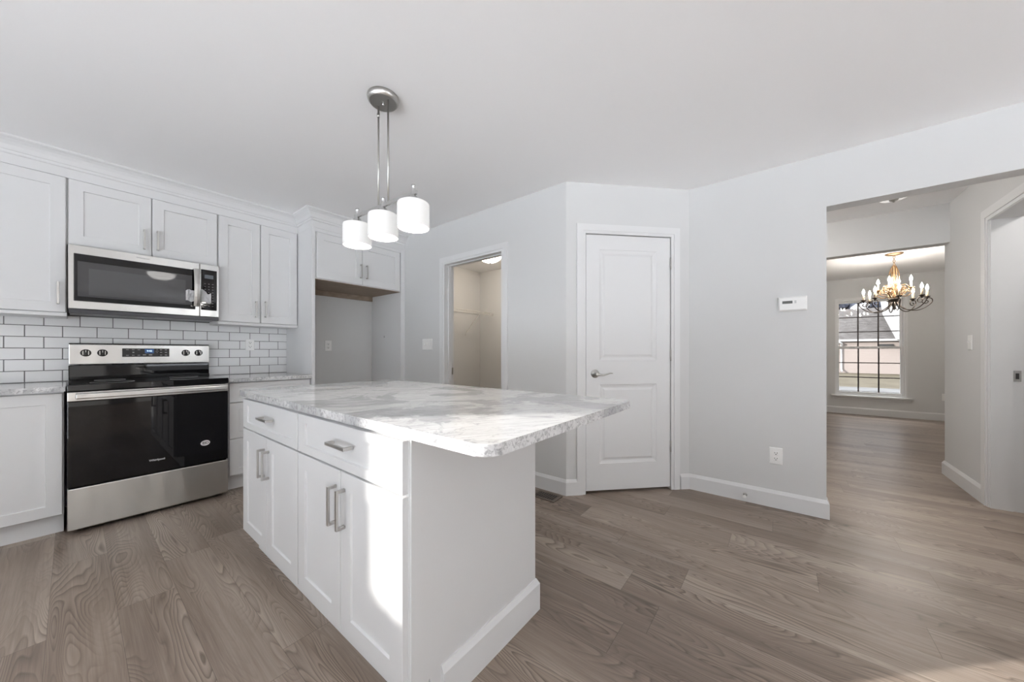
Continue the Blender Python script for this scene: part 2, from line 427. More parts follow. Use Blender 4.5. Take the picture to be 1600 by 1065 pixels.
glazed('wall_rear', -2.33, -2.2, -4.7, WY, RW, 'y')
glazed('wall_near', -2.2, W3X, -4.7, -4.57, RB, 'x')
wn = 2
for along, ops, pos in (('y', RW, -2.265), ('x', RB, -4.635)):
    for (u0, u1, z0, z1) in ops:
        bm = NB(); f = 0.05
        def bx(b, a, c, e, g, t=0.03):
            if along == 'y': box(b, pos - t, pos + t, a, c, e, g)
            else: box(b, a, c, pos - t, pos + t, e, g)
        bx(bm, u0, u1, z0, z0 + f); bx(bm, u0, u1, z1 - f, z1); bx(bm, u0, u0 + f, z0 + f, z1 - f); bx(bm, u1 - f, u1, z0 + f, z1 - f)
        w = struct('window_%d' % wn, bm, M_TRIM); wn += 1  # unseen window added only to admit daylight and sun
        bm = NB(); bx(bm, u0 + f, u1 - f, z0 + f, z1 - f, 0.003); struct('pane', bm, M_GLASS, w)

# ------------------------------------------------------------------ baseboards and door casings
BASE = [(0, 0), (0.015, 0), (0.015, 0.10), (0.011, 0.108), (0.004, 0.122), (0, 0.122)]
def baseboard(side, *paths):
    bm = NB()
    for p in paths: sweep(bm, p, BASE)
    struct('baseboard_' + side, bm, M_TRIM)
def d2(s, off=0.0): return diag(s, 0, off)[:2]
baseboard('back', [(W2X, 3.42), (W2X, 2.832)], [(W2X, 1.885), (W2X, 1.324), d2(0.105)])
baseboard('right', [d2(0.955), (W3X, 0.60), (W3X, -0.233), (W3X + 0.12, -0.233)])
baseboard('near', [(W3X, -1.17), (W3X, -4.57)])
baseboard('hall', [(4.80 + 0.125, HY - 0.10), (4.925, HY), (4.145, HY)])
baseboard('dining', [(DX, 1.38), (DX, -3.08)])
baseboard('laundry', [(LX, LY), (LX, 1.4)])
for p_ in (): pass
CAS = 0.012
def casing(n, T, u0, u1, v1, w=0.072, v0=0.0, th=0.014):
    """flat stepped door casing around an opening u0..u1, top v1"""
    bm = NB()
    for a, b, t in ((0.0, w * 0.30, th * 0.62), (w * 0.30, w, th)):
        A, B = u0 - a, u0 - b; C, D = u1 + a, u1 + b
        pts = [[(A, v0), (A, v1 + a), (B, v1 + b), (B, v0)], [(A, v1 + a), (C, v1 + a), (D, v1 + b), (B, v1 + b)], [(C, v0), (D, v0), (D, v1 + b), (C, v1 + a)]]
        for p in pts:
            f = [bm.verts.new(T(u, v, t)) for u, v in p]; g = [bm.verts.new(T(u, v, 0)) for u, v in p]
            bm.faces.new(f); bm.faces.new(g[::-1])
            for i in range(4): bm.faces.new((f[i], g[i], g[(i + 1) % 4], f[(i + 1) % 4]))
    return struct('trim_%d' % n, bm, M_TRIM)
casing(1, frame('-x', W2X), LD0 + 0.014, LD1 - 0.014, LDZ - 0.012)
casing(2, diag, DA, DB, DZ)
casing(3, frame('+y', HY), HD0, HD1 + 0.002, HDZ, w=0.085)
# jamb linings
bm = NB(); J = 0.012
for y0, y1 in ((LD1 - J, LD1), (LD0, LD0 + J)): box(bm, W2X - 0.002, W2X + 0.122, y0, y1, 0, LDZ - J)
box(bm, W2X - 0.002, W2X + 0.122, LD0, LD1, LDZ - J, LDZ)
for y0, y1 in ((LD1 - J - 0.010, LD1 - J), (LD0 + J, LD0 + J + 0.010)): box(bm, W2X + 0.045, W2X + 0.085, y0, y1, 0, LDZ - J)
box(bm, W2X + 0.045, W2X + 0.085, LD0 + J, LD1 - J, LDZ - J - 0.01, LDZ - J)
t = struct('trim_4', bm, M_TRIM)
bm = NB(); box(bm, W2X + 0.088, W2X + 0.116, LD1 - J - 0.002, LD1 - J, 0.88, 0.95, 0.0008); obj('strike_plate', bm, M_NICKEL, t, 'nickel strike plate on the laundry doorway jamb')
bm = NB(); box(bm, HD1 - 0.004, HD1 + 0.012, HY - 0.145, HY + 0.003, 0, HDZ); box(bm, HD1 - 0.014, HD1 - 0.004, HY - 0.098, HY - 0.002, 0, HDZ)
box(bm, HD0 - 0.012, HD0 + 0.004, HY - 0.145, HY + 0.003, 0, HDZ); box(bm, HD0, HD1, HY - 0.145, HY + 0.003, HDZ - 0.004, HDZ + 0.01)
t = struct('trim_5', bm, M_TRIM)
bm = NB(); box(bm, HD1 - 0.0065, HD1 - 0.004, HY - 0.134, HY - 0.100, 0.908, 0.985, 0.0008); box(bm, HD1 - 0.0075, HD1 - 0.0055, HY - 0.124, HY - 0.110, 0.925, 0.965, 0, 1)
obj('strike_plate', bm, [M_CHROME, M_SLOT], t, 'silver strike plate on the hall doorway jamb')

# ------------------------------------------------------------------ pantry door
bm = NB(); MOULD = [(0.004, -0.004), (0.020, -0.009), (0.030, -0.009), (0.046, -0.003)]
slab(bm, diag, 0.1605, 0.8705, 0.022, 2.039, -0.037, -0.002, [(0.272, 0.752, 1.048, 1.925), (0.272, 0.752, 0.232, 0.858)], MOULD)
door = struct('door_1', bm, M_TRIM)
hz = [1.83, 1.087, 0.352]
for z in hz:
    bm = NB(); c = diag(0.8735, z, 0.004); lathe(bm, c, [(0.0065, -0.045), (0.0065, 0.045)], 12)
    a = [diag(0.8705, z - 0.045, -0.003), diag(0.8765, z - 0.045, -0.003), diag(0.8765, z - 0.045, 0.003), diag(0.8705, z - 0.045, 0.003)]
    prism(bm, [p[:2] for p in a], z - 0.045, z + 0.045)
    obj('hinge', bm, M_NICKEL, door)
bm = NB(); cx, cz = 0.235, 0.944
def dl(prof, seg=28):
    rings = []
    for r, h in prof: rings.append([bm.verts.new(diag(cx + r * math.cos(2 * PI * i / seg), cz + r * math.sin(2 * PI * i / seg), h)) for i in range(seg)])
    for k in range(len(rings) - 1):
        for i in range(seg):
            f = bm.faces.new((rings[k][i], rings[k][(i + 1) % seg], rings[k + 1][(i + 1) % seg], rings[k + 1][i])); f.smooth = True
    bm.faces.new(rings[-1])
dl([(0.034, -0.002), (0.034, 0.003), (0.030, 0.009), (0.016, 0.012), (0.012, 0.020), (0.011, 0.045), (0.009, 0.050)])
lev = [(cx, cz, 0.042), (cx + 0.02, cz - 0.006, 0.046), (cx + 0.05, cz - 0.010, 0.046), (cx + 0.08, cz - 0.002, 0.045), (cx + 0.105, cz + 0.006, 0.044), (cx + 0.125, cz + 0.004, 0.044)]
fine = []
for i in range(len(lev) - 1):
    for k in range(4):
        a = k / 4; fine.append(tuple(lev[i][j] * (1 - a) + lev[i + 1][j] * a for j in range(3)))
fine.append(lev[-1])
tube(bm, [diag(*p) for p in fine], [0.009 - 0.005 * i / (len(fine) - 1) for i in range(len(fine))], 10)
obj('door_lever', bm, M_NICKEL, door, 'curved nickel lever handle')

# ------------------------------------------------------------------ backsplash
TW, TH, G = 0.1575, 0.0783, 0.0043
bm = NB(); box(bm, -0.62, 1.373, WY - 0.009, WY + 0.001, 0.905, 1.40, 0, 1)
for r in range(6):
    z0 = 0.9065 + r * TH; x0 = 0.8237 if r % 2 else 0.8237 + TW / 2 + 0.001
    k0 = math.floor((-0.62 - x0) / TW)
    for k in range(k0, k0 + 16):
        a, b = x0 + k * TW + G / 2, x0 + (k + 1) * TW - G / 2
        a, b = max(a, -0.62), min(b, 1.3725)
        if b - a < 0.012: continue
        box(bm, a, b, WY - 0.0115, WY - 0.004, z0 + G / 2, min(z0 + TH - G / 2, 1.399), 0.0014, 0)
o = struct('backsplash', bm, [M_TILE, M_GROUT])

# ------------------------------------------------------------------ wall cabinets
UF = 3.775; T_U = frame('-y', UF)
def carcass(root, x0, x1, yf, yb, z0, z1, m=M_CAB):
    bm = NB(); box(bm, x0, x1, yf, yb, z0, z1, 0.001); return obj('carcass', bm, m, root)
def door_part(root, T, u0, u1, v0, v1, handle=None, su=0.062, sv=0.064, hl=0.145):
    d = obj('door', shaker(T, u0, u1, v0, v1, su, sv), M_CAB, root)
    if handle: obj('handle', pull(T, handle[0], handle[1], hl, 0.019), M_NICKEL, d, 'brushed nickel bar pull')
    return d
t = thing('wall_cabinet', 'white single-door wall cabinet left of the microwave, reaching down to the tiles', 'cabinet', (-0.19, WY - 0.15, 1.352))
carcass(t, -0.358, -0.021, UF, WY - 0.012, 1.352, CZ - 0.14); door_part(t, T_U, -0.352, -0.026, 1.379, 2.275, (-0.057, 1.503))
bm = NB(); box(bm, -0.358, -0.021, UF - 0.021, UF - 0.001, 1.352, 1.374, 0.0015); obj('light_rail', bm, M_CAB, t)
t = thing('wall_cabinet', 'short white two-door wall cabinet directly above the microwave', 'cabinet', (0.37, WY - 0.15, 1.836))
carcass(t, -0.020, 0.760, UF, WY - 0.012, 1.836, CZ - 0.14)
door_part(t, T_U, -0.014, 0.3700, 1.840, 2.275, (0.333, 1.952)); door_part(t, T_U, 0.3755, 0.7555, 1.840, 2.275, (0.403, 1.960))
t = thing('wall_cabinet', 'tall white two-door wall cabinet right of the microwave above the outlet', 'cabinet', (1.066, WY - 0.15, 1.352))
carcass(t, 0.761, 1.372, UF, WY - 0.012, 1.352, CZ - 0.14)
door_part(t, T_U, 0.7665, 1.0605, 1.379, 2.275, (1.027, 1.500)); door_part(t, T_U, 1.0665, 1.3655, 1.379, 2.275, (1.100, 1.505))
bm = NB(); box(bm, 0.761, 1.372, UF - 0.021, UF - 0.001, 1.352, 1.374, 0.0015); obj('light_rail', bm, M_CAB, t)
# cabinet over the empty refrigerator space and its two tall side panels
RF = 3.452; T_R = frame('-y', RF)
t = thing('refrigerator_cabinet', 'white two-door cabinet bridging the top of the empty refrigerator alcove', 'cabinet', (1.86, WY - 0.3, 1.80))
carcass(t, 1.402, 2.322, RF, WY - 0.001, 1.806, CZ - 0.14)
door_part(t, T_R, 1.416, 1.8575, 1.812, 2.243, (1.842, 1.947), hl=0.14); door_part(t, T_R, 1.8635, 2.306, 1.812, 2.243, (1.905, 1.947), hl=0.14)
bm = NB(); box(bm, 1.402, 2.322, RF + 0.004, WY - 0.001, 1.800, 1.806); obj('underside', bm, M_WOOD, t, 'bare brown plywood underside')
bm = NB(); box(bm, 1.402, 2.322, WY - 0.022, WY - 0.001, 1.745, 1.800); obj('hanging_rail', bm, M_WOOD, t, 'bare wood rail at the back')
bm = NB(); box(bm, 1.3735, 1.4015, RF - 0.016, WY - 0.001, 0, 2.30, 0.001); o = obj('side_panel', bm, M_CAB); tag(o, 'tall white end panel on the left of the refrigerator alcove', 'panel')
bm = NB(); box(bm, 2.3225, 2.3725, RF - 0.016, WY - 0.001, 0, 2.30, 0.001); o = obj('side_panel', bm, M_CAB); tag(o, 'tall white end panel on the right of the refrigerator alcove, against the grey wall', 'panel')
# crown moulding and frieze
bm = NB()
CROWN = [(-0.02, 2.279), (0.0, 2.279), (0.0, 2.340), (0.007, 2.343), (0.010, 2.350), (0.010, 2.359), (0.016, 2.363), (0.020, 2.372), (0.026, 2.388), (0.038, 2.406), (0.054, 2.419), (0.064, 2.424), (0.070, 2.430), (0.070, CZ), (-0.02, CZ)]
sweep(bm, [(-0.358, 3.762), (1.3725, 3.762), (1.3725, 3.434), (2.3725, 3.434)], CROWN)
bmf = bm; box(bmf, 1.402, 2.3225, RF - 0.014, RF + 0.01, 2.247, 2.285)
struct('trim_6', bm, M_CAB, label='white crown moulding along the cabinet tops')

# ------------------------------------------------------------------ base cabinets on the left wall
BF = 3.48; T_B = frame('-y', BF)
t = thing('base_cabinet', 'white single-door base cabinet under the stone counter left of the range', 'cabinet', (-0.27, 3.77, 0))
bm = NB(); box(bm, -0.50, -0.030, BF, WY - 0.001, 0.118, 0.874, 0.001); box(bm, -0.50, -0.032, BF + 0.046, WY - 0.001, 0, 0.118); obj('carcass', bm, M_CAB, t)
door_part(t, T_B, -0.496, -0.0365, 0.124, 0.862, None)
t = thing('base_cabinet', 'white three-drawer base cabinet between the range and the refrigerator alcove', 'cabinet', (1.07, 3.77, 0))
bm = NB(); box(bm, 0.766, 1.3725, BF, WY - 0.001, 0.118, 0.874, 0.001); box(bm, 0.766, 1.3725, BF + 0.046, WY - 0.001, 0, 0.118); obj('carcass', bm, M_CAB, t)
for v0, v1, sv in ((0.711, 0.864, 0.034), (0.421, 0.704, 0.05), (0.128, 0.415, 0.05)):
    d = obj('drawer', shaker(T_B, 0.772, 1.366, v0, v1, 0.062, sv), M_CAB, t)
    obj('handle', pull(T_B, 1.069, (v0 + v1) / 2, 0.14, 0.019, False), M_NICKEL, d, 'brushed nickel bar pull')
def counter(name, x0, x1, y0, y1, z0, z1, r=0.0, bev=0.004, corners=(1, 1, 1, 1)):
    bm = NB(); pts = []
    for (cx, cy, a0, on) in ((x1, y1, 0, corners[0]), (x0, y1, 90, corners[1]), (x0, y0, 180, corners[2]), (x1, y0, 270, corners[3])):
        rr = r if on else 0.001
        for k in range(9):
            a = math.radians(a0 + 90 * k / 8)
            ox = cx - rr if cx == x1 else cx + rr; oy = cy - rr if cy == y1 else cy + rr
            pts.append((ox + rr * math.cos(a), oy + rr * math.sin(a)))
    prism(bm, pts, z0, z1)
    es = [e for e in bm.edges if abs(e.verts[0].co.z - e.verts[1].co.z) < 1e-6]
    bmesh.ops.bevel(bm, geom=es, offset=bev, segments=2, profile=0.5, affect='EDGES')
    return obj(name, bm, M_STONE)
o = counter('countertop', -0.50, -0.0235, 3.425, WY - 0.012, 0.875, 0.905, 0.004); tag(o, 'grey-veined white stone counter left of the range', 'countertop')
o = counter('countertop', 0.7605, 1.3725, 3.425, WY - 0.012, 0.875, 0.905, 0.004); tag(o, 'grey-veined white stone counter right of the range below the outlet', 'countertop')

# ------------------------------------------------------------------ range
RX0, RX1 = -0.0185, 0.7505; FY = 3.40; T_O = frame('-y', FY)
rng = thing('kitchen_range', 'stainless steel electric range with black glass oven door and rear control panel', 'range', (0.366, 3.7, 0))
bm = NB(); box(bm, RX0 + 0.002, RX1 - 0.002, FY + 0.045, 4.02, 0.03, 0.868, 0.001)
for x in (RX0 + 0.05, RX1 - 0.05):
    for y in (FY + 0.09, 3.96): lathe(bm, (x, y, 0), [(0.018, 0), (0.018, 0.035)], 12)
box(bm, RX0 + 0.02, RX1 - 0.02, FY + 0.07, 3.98, 0.008, 0.032)
obj('body', bm, M_BLACKM, rng)
bm = NB(); box(bm, RX0, RX1, FY, FY + 0.043, 0.024, 0.279, 0.006, 0, 3); obj('storage_drawer', bm, M_STEEL, rng)
bm = NB(); box(bm, RX0, RX1, FY + 0.002, FY + 0.043, 0.287, 0.812, 0.004, 0, 2); box(bm, RX0, RX1, FY, FY + 0.043, 0.812, 0.868, 0.003, 1, 2)
dr = obj('oven_door', bm, [M_BLACK, M_STEEL], rng)
bm = NB(); box(bm, 0.012, 0.742, FY - 0.050, FY - 0.030, 0.828, 0.860, 0.006, 0, 3)
for x in (0.035, 0.70): box(bm, x, x + 0.028, FY - 0.034, FY + 0.002, 0.834, 0.854, 0.002)
obj('handle', bm, M_STEEL, dr, 'wide flat stainless door handle')
obj('logo', text_bm('Whirlpool', 0.0185, T_O, 0.363, 0.371, -0.0022, 0.0006, 0.0004), mat('logo_silver', (0.62, 0.62, 0.62), 0.4), dr, 'small silver lettering on the oven glass')
bm = NB(); pts = []
for i in range(40):
    a = 2 * PI * i / 40; u, v = 0.027 * math.cos(a), 0.0195 * math.sin(a); c, s_ = math.cos(0.10), math.sin(0.10)
    pts.append((0.616 + u * c - v * s_, 0.434 + u * s_ + v * c))
f = [bm.verts.new(T_O(u, v, -0.0013)) for u, v in pts]; g = [bm.verts.new(T_O(u, v, -0.0022)) for u, v in pts]
bm.faces.new(f); bm.faces.new(g[::-1])
for i in range(40): bm.faces.new((f[i], g[i], g[(i + 1) % 40], f[(i + 1) % 40]))
st = obj('sticker', bm, mat('sticker_white', (0.72, 0.70, 0.71), 0.5), dr, 'oval white sticker on the oven glass')
bmt = text_bm('EID', 0.025, T_O, 0.6175, 0.434, -0.0013, 0.0007, 0.0006); bm = bmt
# the whole sticker print merges with the oval as its pattern
pr = obj('print', bm, mat('dark_grey_print', (0.10, 0.10, 0.10), 0.5), dr, 'grey lettering of the oval sticker')
bm = NB(); box(bm, RX0 - 0.001, RX1 + 0.004, FY + 0.006, 3.985, 0.872, 0.914, 0.004, 0, 2); ck = obj('cooktop', bm, M_BLACK, rng)
for x, y, r in ((0.17, 3.55, 0.10), (0.56, 3.55, 0.115), (0.17, 3.82, 0.075), (0.56, 3.82, 0.085)):
    bm = NB(); lathe(bm, (x, y, 0), [(r, 0.9141), (r, 0.9146), (r - 0.003, 0.9146), (r - 0.003, 0.9141), (r, 0.9141)], 40, cap=False)
    obj('burner_ring', bm, M_GREYPRINT, ck, 'thin grey burner ring printed on the cooktop')
bm = NB(); box(bm, RX0 + 0.003, 0.744, 3.972, 4.035, 0.914, 1.020, 0.004); box(bm, RX0 + 0.003, 0.744, 3.955, 4.035, 0.914, 0.928, 0.003)
box(bm, RX0 + 0.003, 0.744, 3.972, 4.035, 1.170, 1.178, 0.003)
obj('backguard', bm, M_BLACK, rng)
bm = NB(); box(bm, RX0 + 0.003, 0.744, 3.958, 4.02, 1.024, 1.171, 0.005, 0, 2); cp = obj('control_panel', bm, M_STEEL, rng)
T_C = frame('-y', 3.958)
bm = NB(); box(bm, 0.236, 0.492, 3.9555, 3.959, 1.077, 1.142, 0.0008); dsp = obj('display', bm, M_BLACKM, cp, 'black touch display with blue clock')
bm = NB(); box(bm, 0.354, 0.404, 3.9548, 3.9556, 1.105, 1.139); obj('clock_window', bm, M_BLUE, cp)
obj('clock_digits', text_bm('9:42', 0.017, T_C, 0.379, 1.1225, 0.0032, 0.0004, 0.0003), M_DIGIT, cp)
TL = [(u, v, 0.007, 0.0016) for u in (0.262, 0.292, 0.322) for v in (1.089, 1.132)] + [(0.293, 1.1115, 0.005, 0.0035)]
TL += [(u, v, 0.006, 0.0022) for u in (0.444, 0.472) for v in (1.090, 1.111, 1.132)] + [(u, 1.0917, 0.009, 0.0028) for u in (0.352, 0.385)]
TL += [(u, v, 0.003, 0.0015) for u, v in ((0.417, 1.121), (0.427, 1.121), (0.422, 1.132), (0.422, 1.111))]
for u, v, du, dv in TL:
    bm = NB(); box(bm, u - du, u + du, 3.9548, 3.9556, v - dv, v + dv); obj('touch_button', bm, M_GREYPRINT, cp)
for u in (0.061, 0.139, 0.591, 0.672):
    bm = NB(); lathe(bm, (u, 3.958, 1.108), [(0.0255, 0.0), (0.0255, -0.006), (0.023, -0.010), (0.021, -0.010)], 32, 0, 'y')
    box(bm, u - 0.006, u + 0.006, 3.926, 3.952, 1.087, 1.129, 0.002, 0)
    box(bm, u - 0.0012, u + 0.0012, 3.9252, 3.9262, 1.112, 1.127, 0, 1)
    for e in (-1, 1): box(bm, u + e * 0.013 - 0.0018, u + e * 0.013 + 0.0018, 3.9465, 3.950, 1.094, 1.122, 0, 2)
    obj('knob', bm, [M_BLACK, M_PLASTIC, M_STEEL], rng, 'round black burner knob with silver inlay')

# ------------------------------------------------------------------ microwave
MY = 3.70; T_M = frame('-y', MY)
mw = thing('microwave', 'stainless steel over-the-range microwave mounted between the wall cabinets', 'microwave', (0.37, 3.87, 1.385))
bm = NB(); box(bm, -0.017, 0.757, MY + 0.032, WY - 0.02, 1.40, 1.833, 0.002); obj('body', bm, M_DARKMETAL, mw)
bm = NB(); slab(bm, T_M, -0.016, 0.6345, 1.403, 1.829, -0.03, 0.0, [(0.006, 0.610, 1.455, 1.772)], [(0.002, -0.002)], 0.003)
md = obj('door', bm, M_STEEL, mw)
bm = NB(); box(bm, 0.0085, 0.6075, MY - 0.0005, MY + 0.0018, 1.4575, 1.7695, 0.0006); wd = obj('door_glass', bm, M_BLACK, md)
M_MESHGLASS = mat('grey_mesh_window', (0.055, 0.055, 0.058), 0.03)
bm = NB(); box(bm, 0.022, 0.590, MY - 0.0010, MY - 0.0002, 1.487, 1.722, 0.0002); obj('mesh_window', bm, M_MESHGLASS, md, 'dark grey see-through mesh window')
bm = NB(); box(bm, 0.07, 0.552, MY - 0.0014, MY - 0.0008, 1.500, 1.680, 0.0002); obj('inner_window', bm, mat('grey_inner_window', (0.08, 0.08, 0.083), 0.03), md)
bm = NB(); hp = []
for k in range(13):
    v = 1.480 + 0.300 * k / 12; a = (k / 12 - 0.5) * 2
    hp.append((v, 0.050 - 0.026 * a * a))
r0 = None
for v, d in hp:
    c = [bm.verts.new(T_M(u, v, dd)) for u, dd in ((0.596, d - 0.011), (0.631, d - 0.011), (0.631, d - 0.002), (0.6135, d), (0.596, d - 0.002))]
    if r0:
        for i in range(5): bm.faces.new((r0[i], r0[(i + 1) % 5], c[(i + 1) % 5], c[i]))
    else: bm.faces.new(c)
    r0 = c
bm.faces.new(r0)
for v in (1.488, 1.757): box(bm, 0.603, 0.624, MY - 0.026, MY + 0.001, v, v + 0.017, 0.001)
obj('handle', bm, M_STEEL, md, 'bowed stainless vertical handle')
obj('logo', text_bm('Whirlpool', 0.016, T_M, 0.322, 1.803, 0.0, 0.0006), mat('logo_grey', (0.16, 0.16, 0.16), 0.4), md, 'small grey lettering above the window')
bm = NB(); slab(bm, T_M, 0.6375, 0.757, 1.403, 1.829, -0.03, 0.0, [(0.6425, 0.743, 1.455, 1.785)], [(0.002, -0.002)], 0.003); cp = obj('control_panel', bm, M_STEEL, mw)
bm = NB(); box(bm, 0.645, 0.7405, MY - 0.0005, MY + 0.0018, 1.4575, 1.7825, 0.0006); obj('touch_panel', bm, M_BLACK, cp)
bm = NB(); box(bm, 0.665, 0.720, MY - 0.0012, MY - 0.0004, 1.714, 1.744); obj('display', bm, mat('grey_display', (0.13, 0.15, 0.17), 0.2), cp)
for i in range(3):
    for j in range(9):
        u, v = 0.668 + i * 0.024, 1.490 + j * 0.0225; bm = NB()
        box(bm, u - 0.005, u + 0.005, MY - 0.0012, MY - 0.0004, v - 0.0012, v + 0.0012)
        obj('button', bm, M_GREYPRINT, cp)
bm = NB(); box(bm, -0.014, 0.755, MY + 0.004, MY + 0.04, 1.374, 1.402, 0.002); box(bm, -0.010, 0.751, MY + 0.03, WY - 0.03, 1.380, 1.402, 0.002)
for k in range(6): box(bm, 0.03 + k * 0.12, 0.13 + k * 0.12, MY + 0.08, MY + 0.22, 1.3775, 1.3805, 0.0008)
obj('vent_grille', bm, M_DARKMETAL, mw, 'dark vent strip along the bottom')
# folded paper tucked behind the handle
bm = NB(); rows = []
for i in range(15):
    u = 0.552 + 0.152 * i / 14; w = 0.0065 + 0.005 * math.sin(i * 1.9) ** 2
    top = 1.598 + 0.013 * math.sin(i * 0.9) + (0.012 if 3 < i < 12 else 0); bot = 1.518 + 0.006 * math.sin(i * 1.3 + 1)
    rows.append([bm.verts.new(T_M(u, bot + (top - bot) * k / 5, w + 0.002 * math.sin(k * 2.1 + i * 1.4))) for k in range(6)])
fr = []
for i in range(14):
    for k in range(5): fr.append(bm.faces.new((rows[i][k], rows[i + 1][k], rows[i + 1][k + 1], rows[i][k + 1])))
bmesh.ops.solidify(bm, geom=fr, thickness=0.0012)
o = obj('paper_leaflet', bm, M_PAPER); tag(o, 'crumpled white paper leaflet tucked behind the microwave handle', 'leaflet')

# ------------------------------------------------------------------ island
IF = 0.602; T_I = frame('-x', IF)
def island_cab(label, y0, y1, gap):
    t = thing('island_cabinet', label, 'cabinet', (0.90, (y0 + y1) / 2, 0))
    bm = NB(); box(bm, IF, 1.215, y0, y1, 0.128, 0.873, 0.001); box(bm, IF + 0.055, 1.215, y0, y1, 0, 0.128); obj('carcass', bm, M_CAB, t)
    a, b = y0 + 0.005, y1 - 0.005
    d = obj('drawer', shaker(T_I, a, b, 0.7015, 0.857, 0.066, 0.033), M_CAB, t)
    obj('handle', pull(T_I, gap - 0.018, 0.790, 0.138, 0.019, False), M_NICKEL, d, 'brushed nickel bar pull')
    for u0, u1, hu in ((a, gap - 0.0025, gap - 0.031), (gap + 0.0025, b, gap + 0.031)):
        d = obj('door', shaker(T_I, u0, u1, 0.137, 0.694, 0.066, 0.060), M_CAB, t)
        obj('handle', pull(T_I, hu, 0.572, 0.138, 0.019), M_NICKEL, d, 'brushed nickel bar pull')
island_cab('white island cabinet with a drawer over two doors, the nearer one', 0.850, 1.598, 1.2255)
island_cab('white island cabinet with a drawer over two doors, the farther one by the range', 1.5985, 2.348, 1.971)
t = thing('island_end_panel', 'plain white end panel of the island facing the camera, with a thick base board', 'panel', (0.92, 0.842, 0))
bm = NB(); prism(bm, [(0.604, 0.8495), (0.604, 0.842), (1.237, 0.842), (1.237, 0.8495)], 0.122, 0.874)
prism(bm, [(0.672, 0.8495), (0.672, 0.842), (1.237, 0.842), (1.237, 0.8495)], 0, 0.122); obj('panel', bm, M_CAB, t)
bm = NB(); box(bm, 1.2155, 1.237, 0.850, 2.348, 0, 0.874, 0.001); obj('back_panel', bm, M_CAB, t)
bm = NB(); IB = [(0, 0), (0.015, 0), (0.015, 0.112), (0.011, 0.120), (0.004, 0.134), (0, 0.134)]
sweep(bm, [(1.237, 2.348), (1.237, 0.842), (0.712, 0.842)], [(-o_, z_) for o_, z_ in IB][::-1]) if False else None
sweep(bm, [(0.712, 0.842), (1.237, 0.842), (1.237, 2.348)], IB)
obj('base_board', bm, M_TRIM, t)
o = counter('island_countertop', 0.566, 1.500, 0.510, 2.372, 0.875, 0.905, 0.042, 0.004)
tag(o, 'large grey-veined white stone island top with rounded corners and overhang', 'countertop')

# ------------------------------------------------------------------ island pendant
PC = Vector((1.0, 1.636)); PD = Vector((0.0125, -0.2405)); PU = PD.normalized()
def pp(t): return (PC.x + PU.x * t, PC.y + PU.y * t)
t = thing('pendant_light', 'brushed nickel pendant light with three white glass shades on a bar above the island', 'pendant light', (PC.x, PC.y, 1.70))
bm = NB(); lathe(bm, (PC.x, PC.y, 0), [(0.077, 2.4395), (0.078, 2.430), (0.076, 2.418), (0.070, 2.412), (0.068, 2.409), (0.066, 2.4085)], 44); can = obj('canopy', bm, M_NICKEL, t)
bm = NB(); lathe(bm, (PC.x, PC.y, 0), [(0.006, 2.409), (0.006, 2.400), (0.003, 2.397)], 16); obj('screw', bm, M_CHROME, can)
for e in (-1, 1):
    x, y = pp(0.042 * e)
    bm = NB(); tube(bm, [(x, y, 2.408), (x, y, 1.884)], 0.0048, 12)
    if e < 0: tube(bm, [(x, y, 2.372), (x, y, 2.352)], 0.0066, 12)
    obj('rod', bm, M_NICKEL, t)
bm = NB(); a, b = pp(-0.262), pp(0.262)
n2 = Vector((-PU.y, PU.x)) * 0.0055
pts = [(a[0] + n2.x, a[1] + n2.y), (b[0] + n2.x, b[1] + n2.y), (b[0] - n2.x, b[1] - n2.y), (a[0] - n2.x, a[1] - n2.y)]
prism(bm, pts, 1.868, 1.886); obj('bar', bm, M_CHROME, t)
for k in (-1, 0, 1):
    x, y = pp(0.2405 * k)
    bm = NB()
    lathe(bm, (x, y, 0), [(0.066, 1.830), (0.0735, 1.826), (0.0755, 1.818), (0.0755, 1.712), (0.0745, 1.709), (0.0715, 1.709), (0.0705, 1.713), (0.0705, 1.816), (0.066, 1.823), (0.014, 1.824)], 48, cap=False)
    lathe(bm, (x, y, 0), [(0.014, 1.824), (0.014, 1.830), (0.066, 1.830)], 48, cap=False)
    sh = obj('shade', bm, M_SHADE, t, 'white opal glass drum shade')
    bm = NB(); lathe(bm, (x, y, 0), [(0.030, 1.8305), (0.028, 1.840), (0.017, 1.862), (0.011, 1.868), (0.0085, 1.872), (0.0085, 1.908), (0.0095, 1.910), (0.0095, 1.916), (0.004, 1.918)], 24); obj('socket', bm, M_CHROME, sh)
    bm = NB(); lathe(bm, (x, y, 0), [(0.010, 1.824), (0.012, 1.810), (0.026, 1.785), (0.029, 1.768), (0.024, 1.748), (0.010, 1.738)], 20); obj('bulb', bm, M_BULB, sh)
    lamp('pendant_lamp', (x, y, 1.728), 2.5, 0.02, (1, 0.95, 0.88), t)

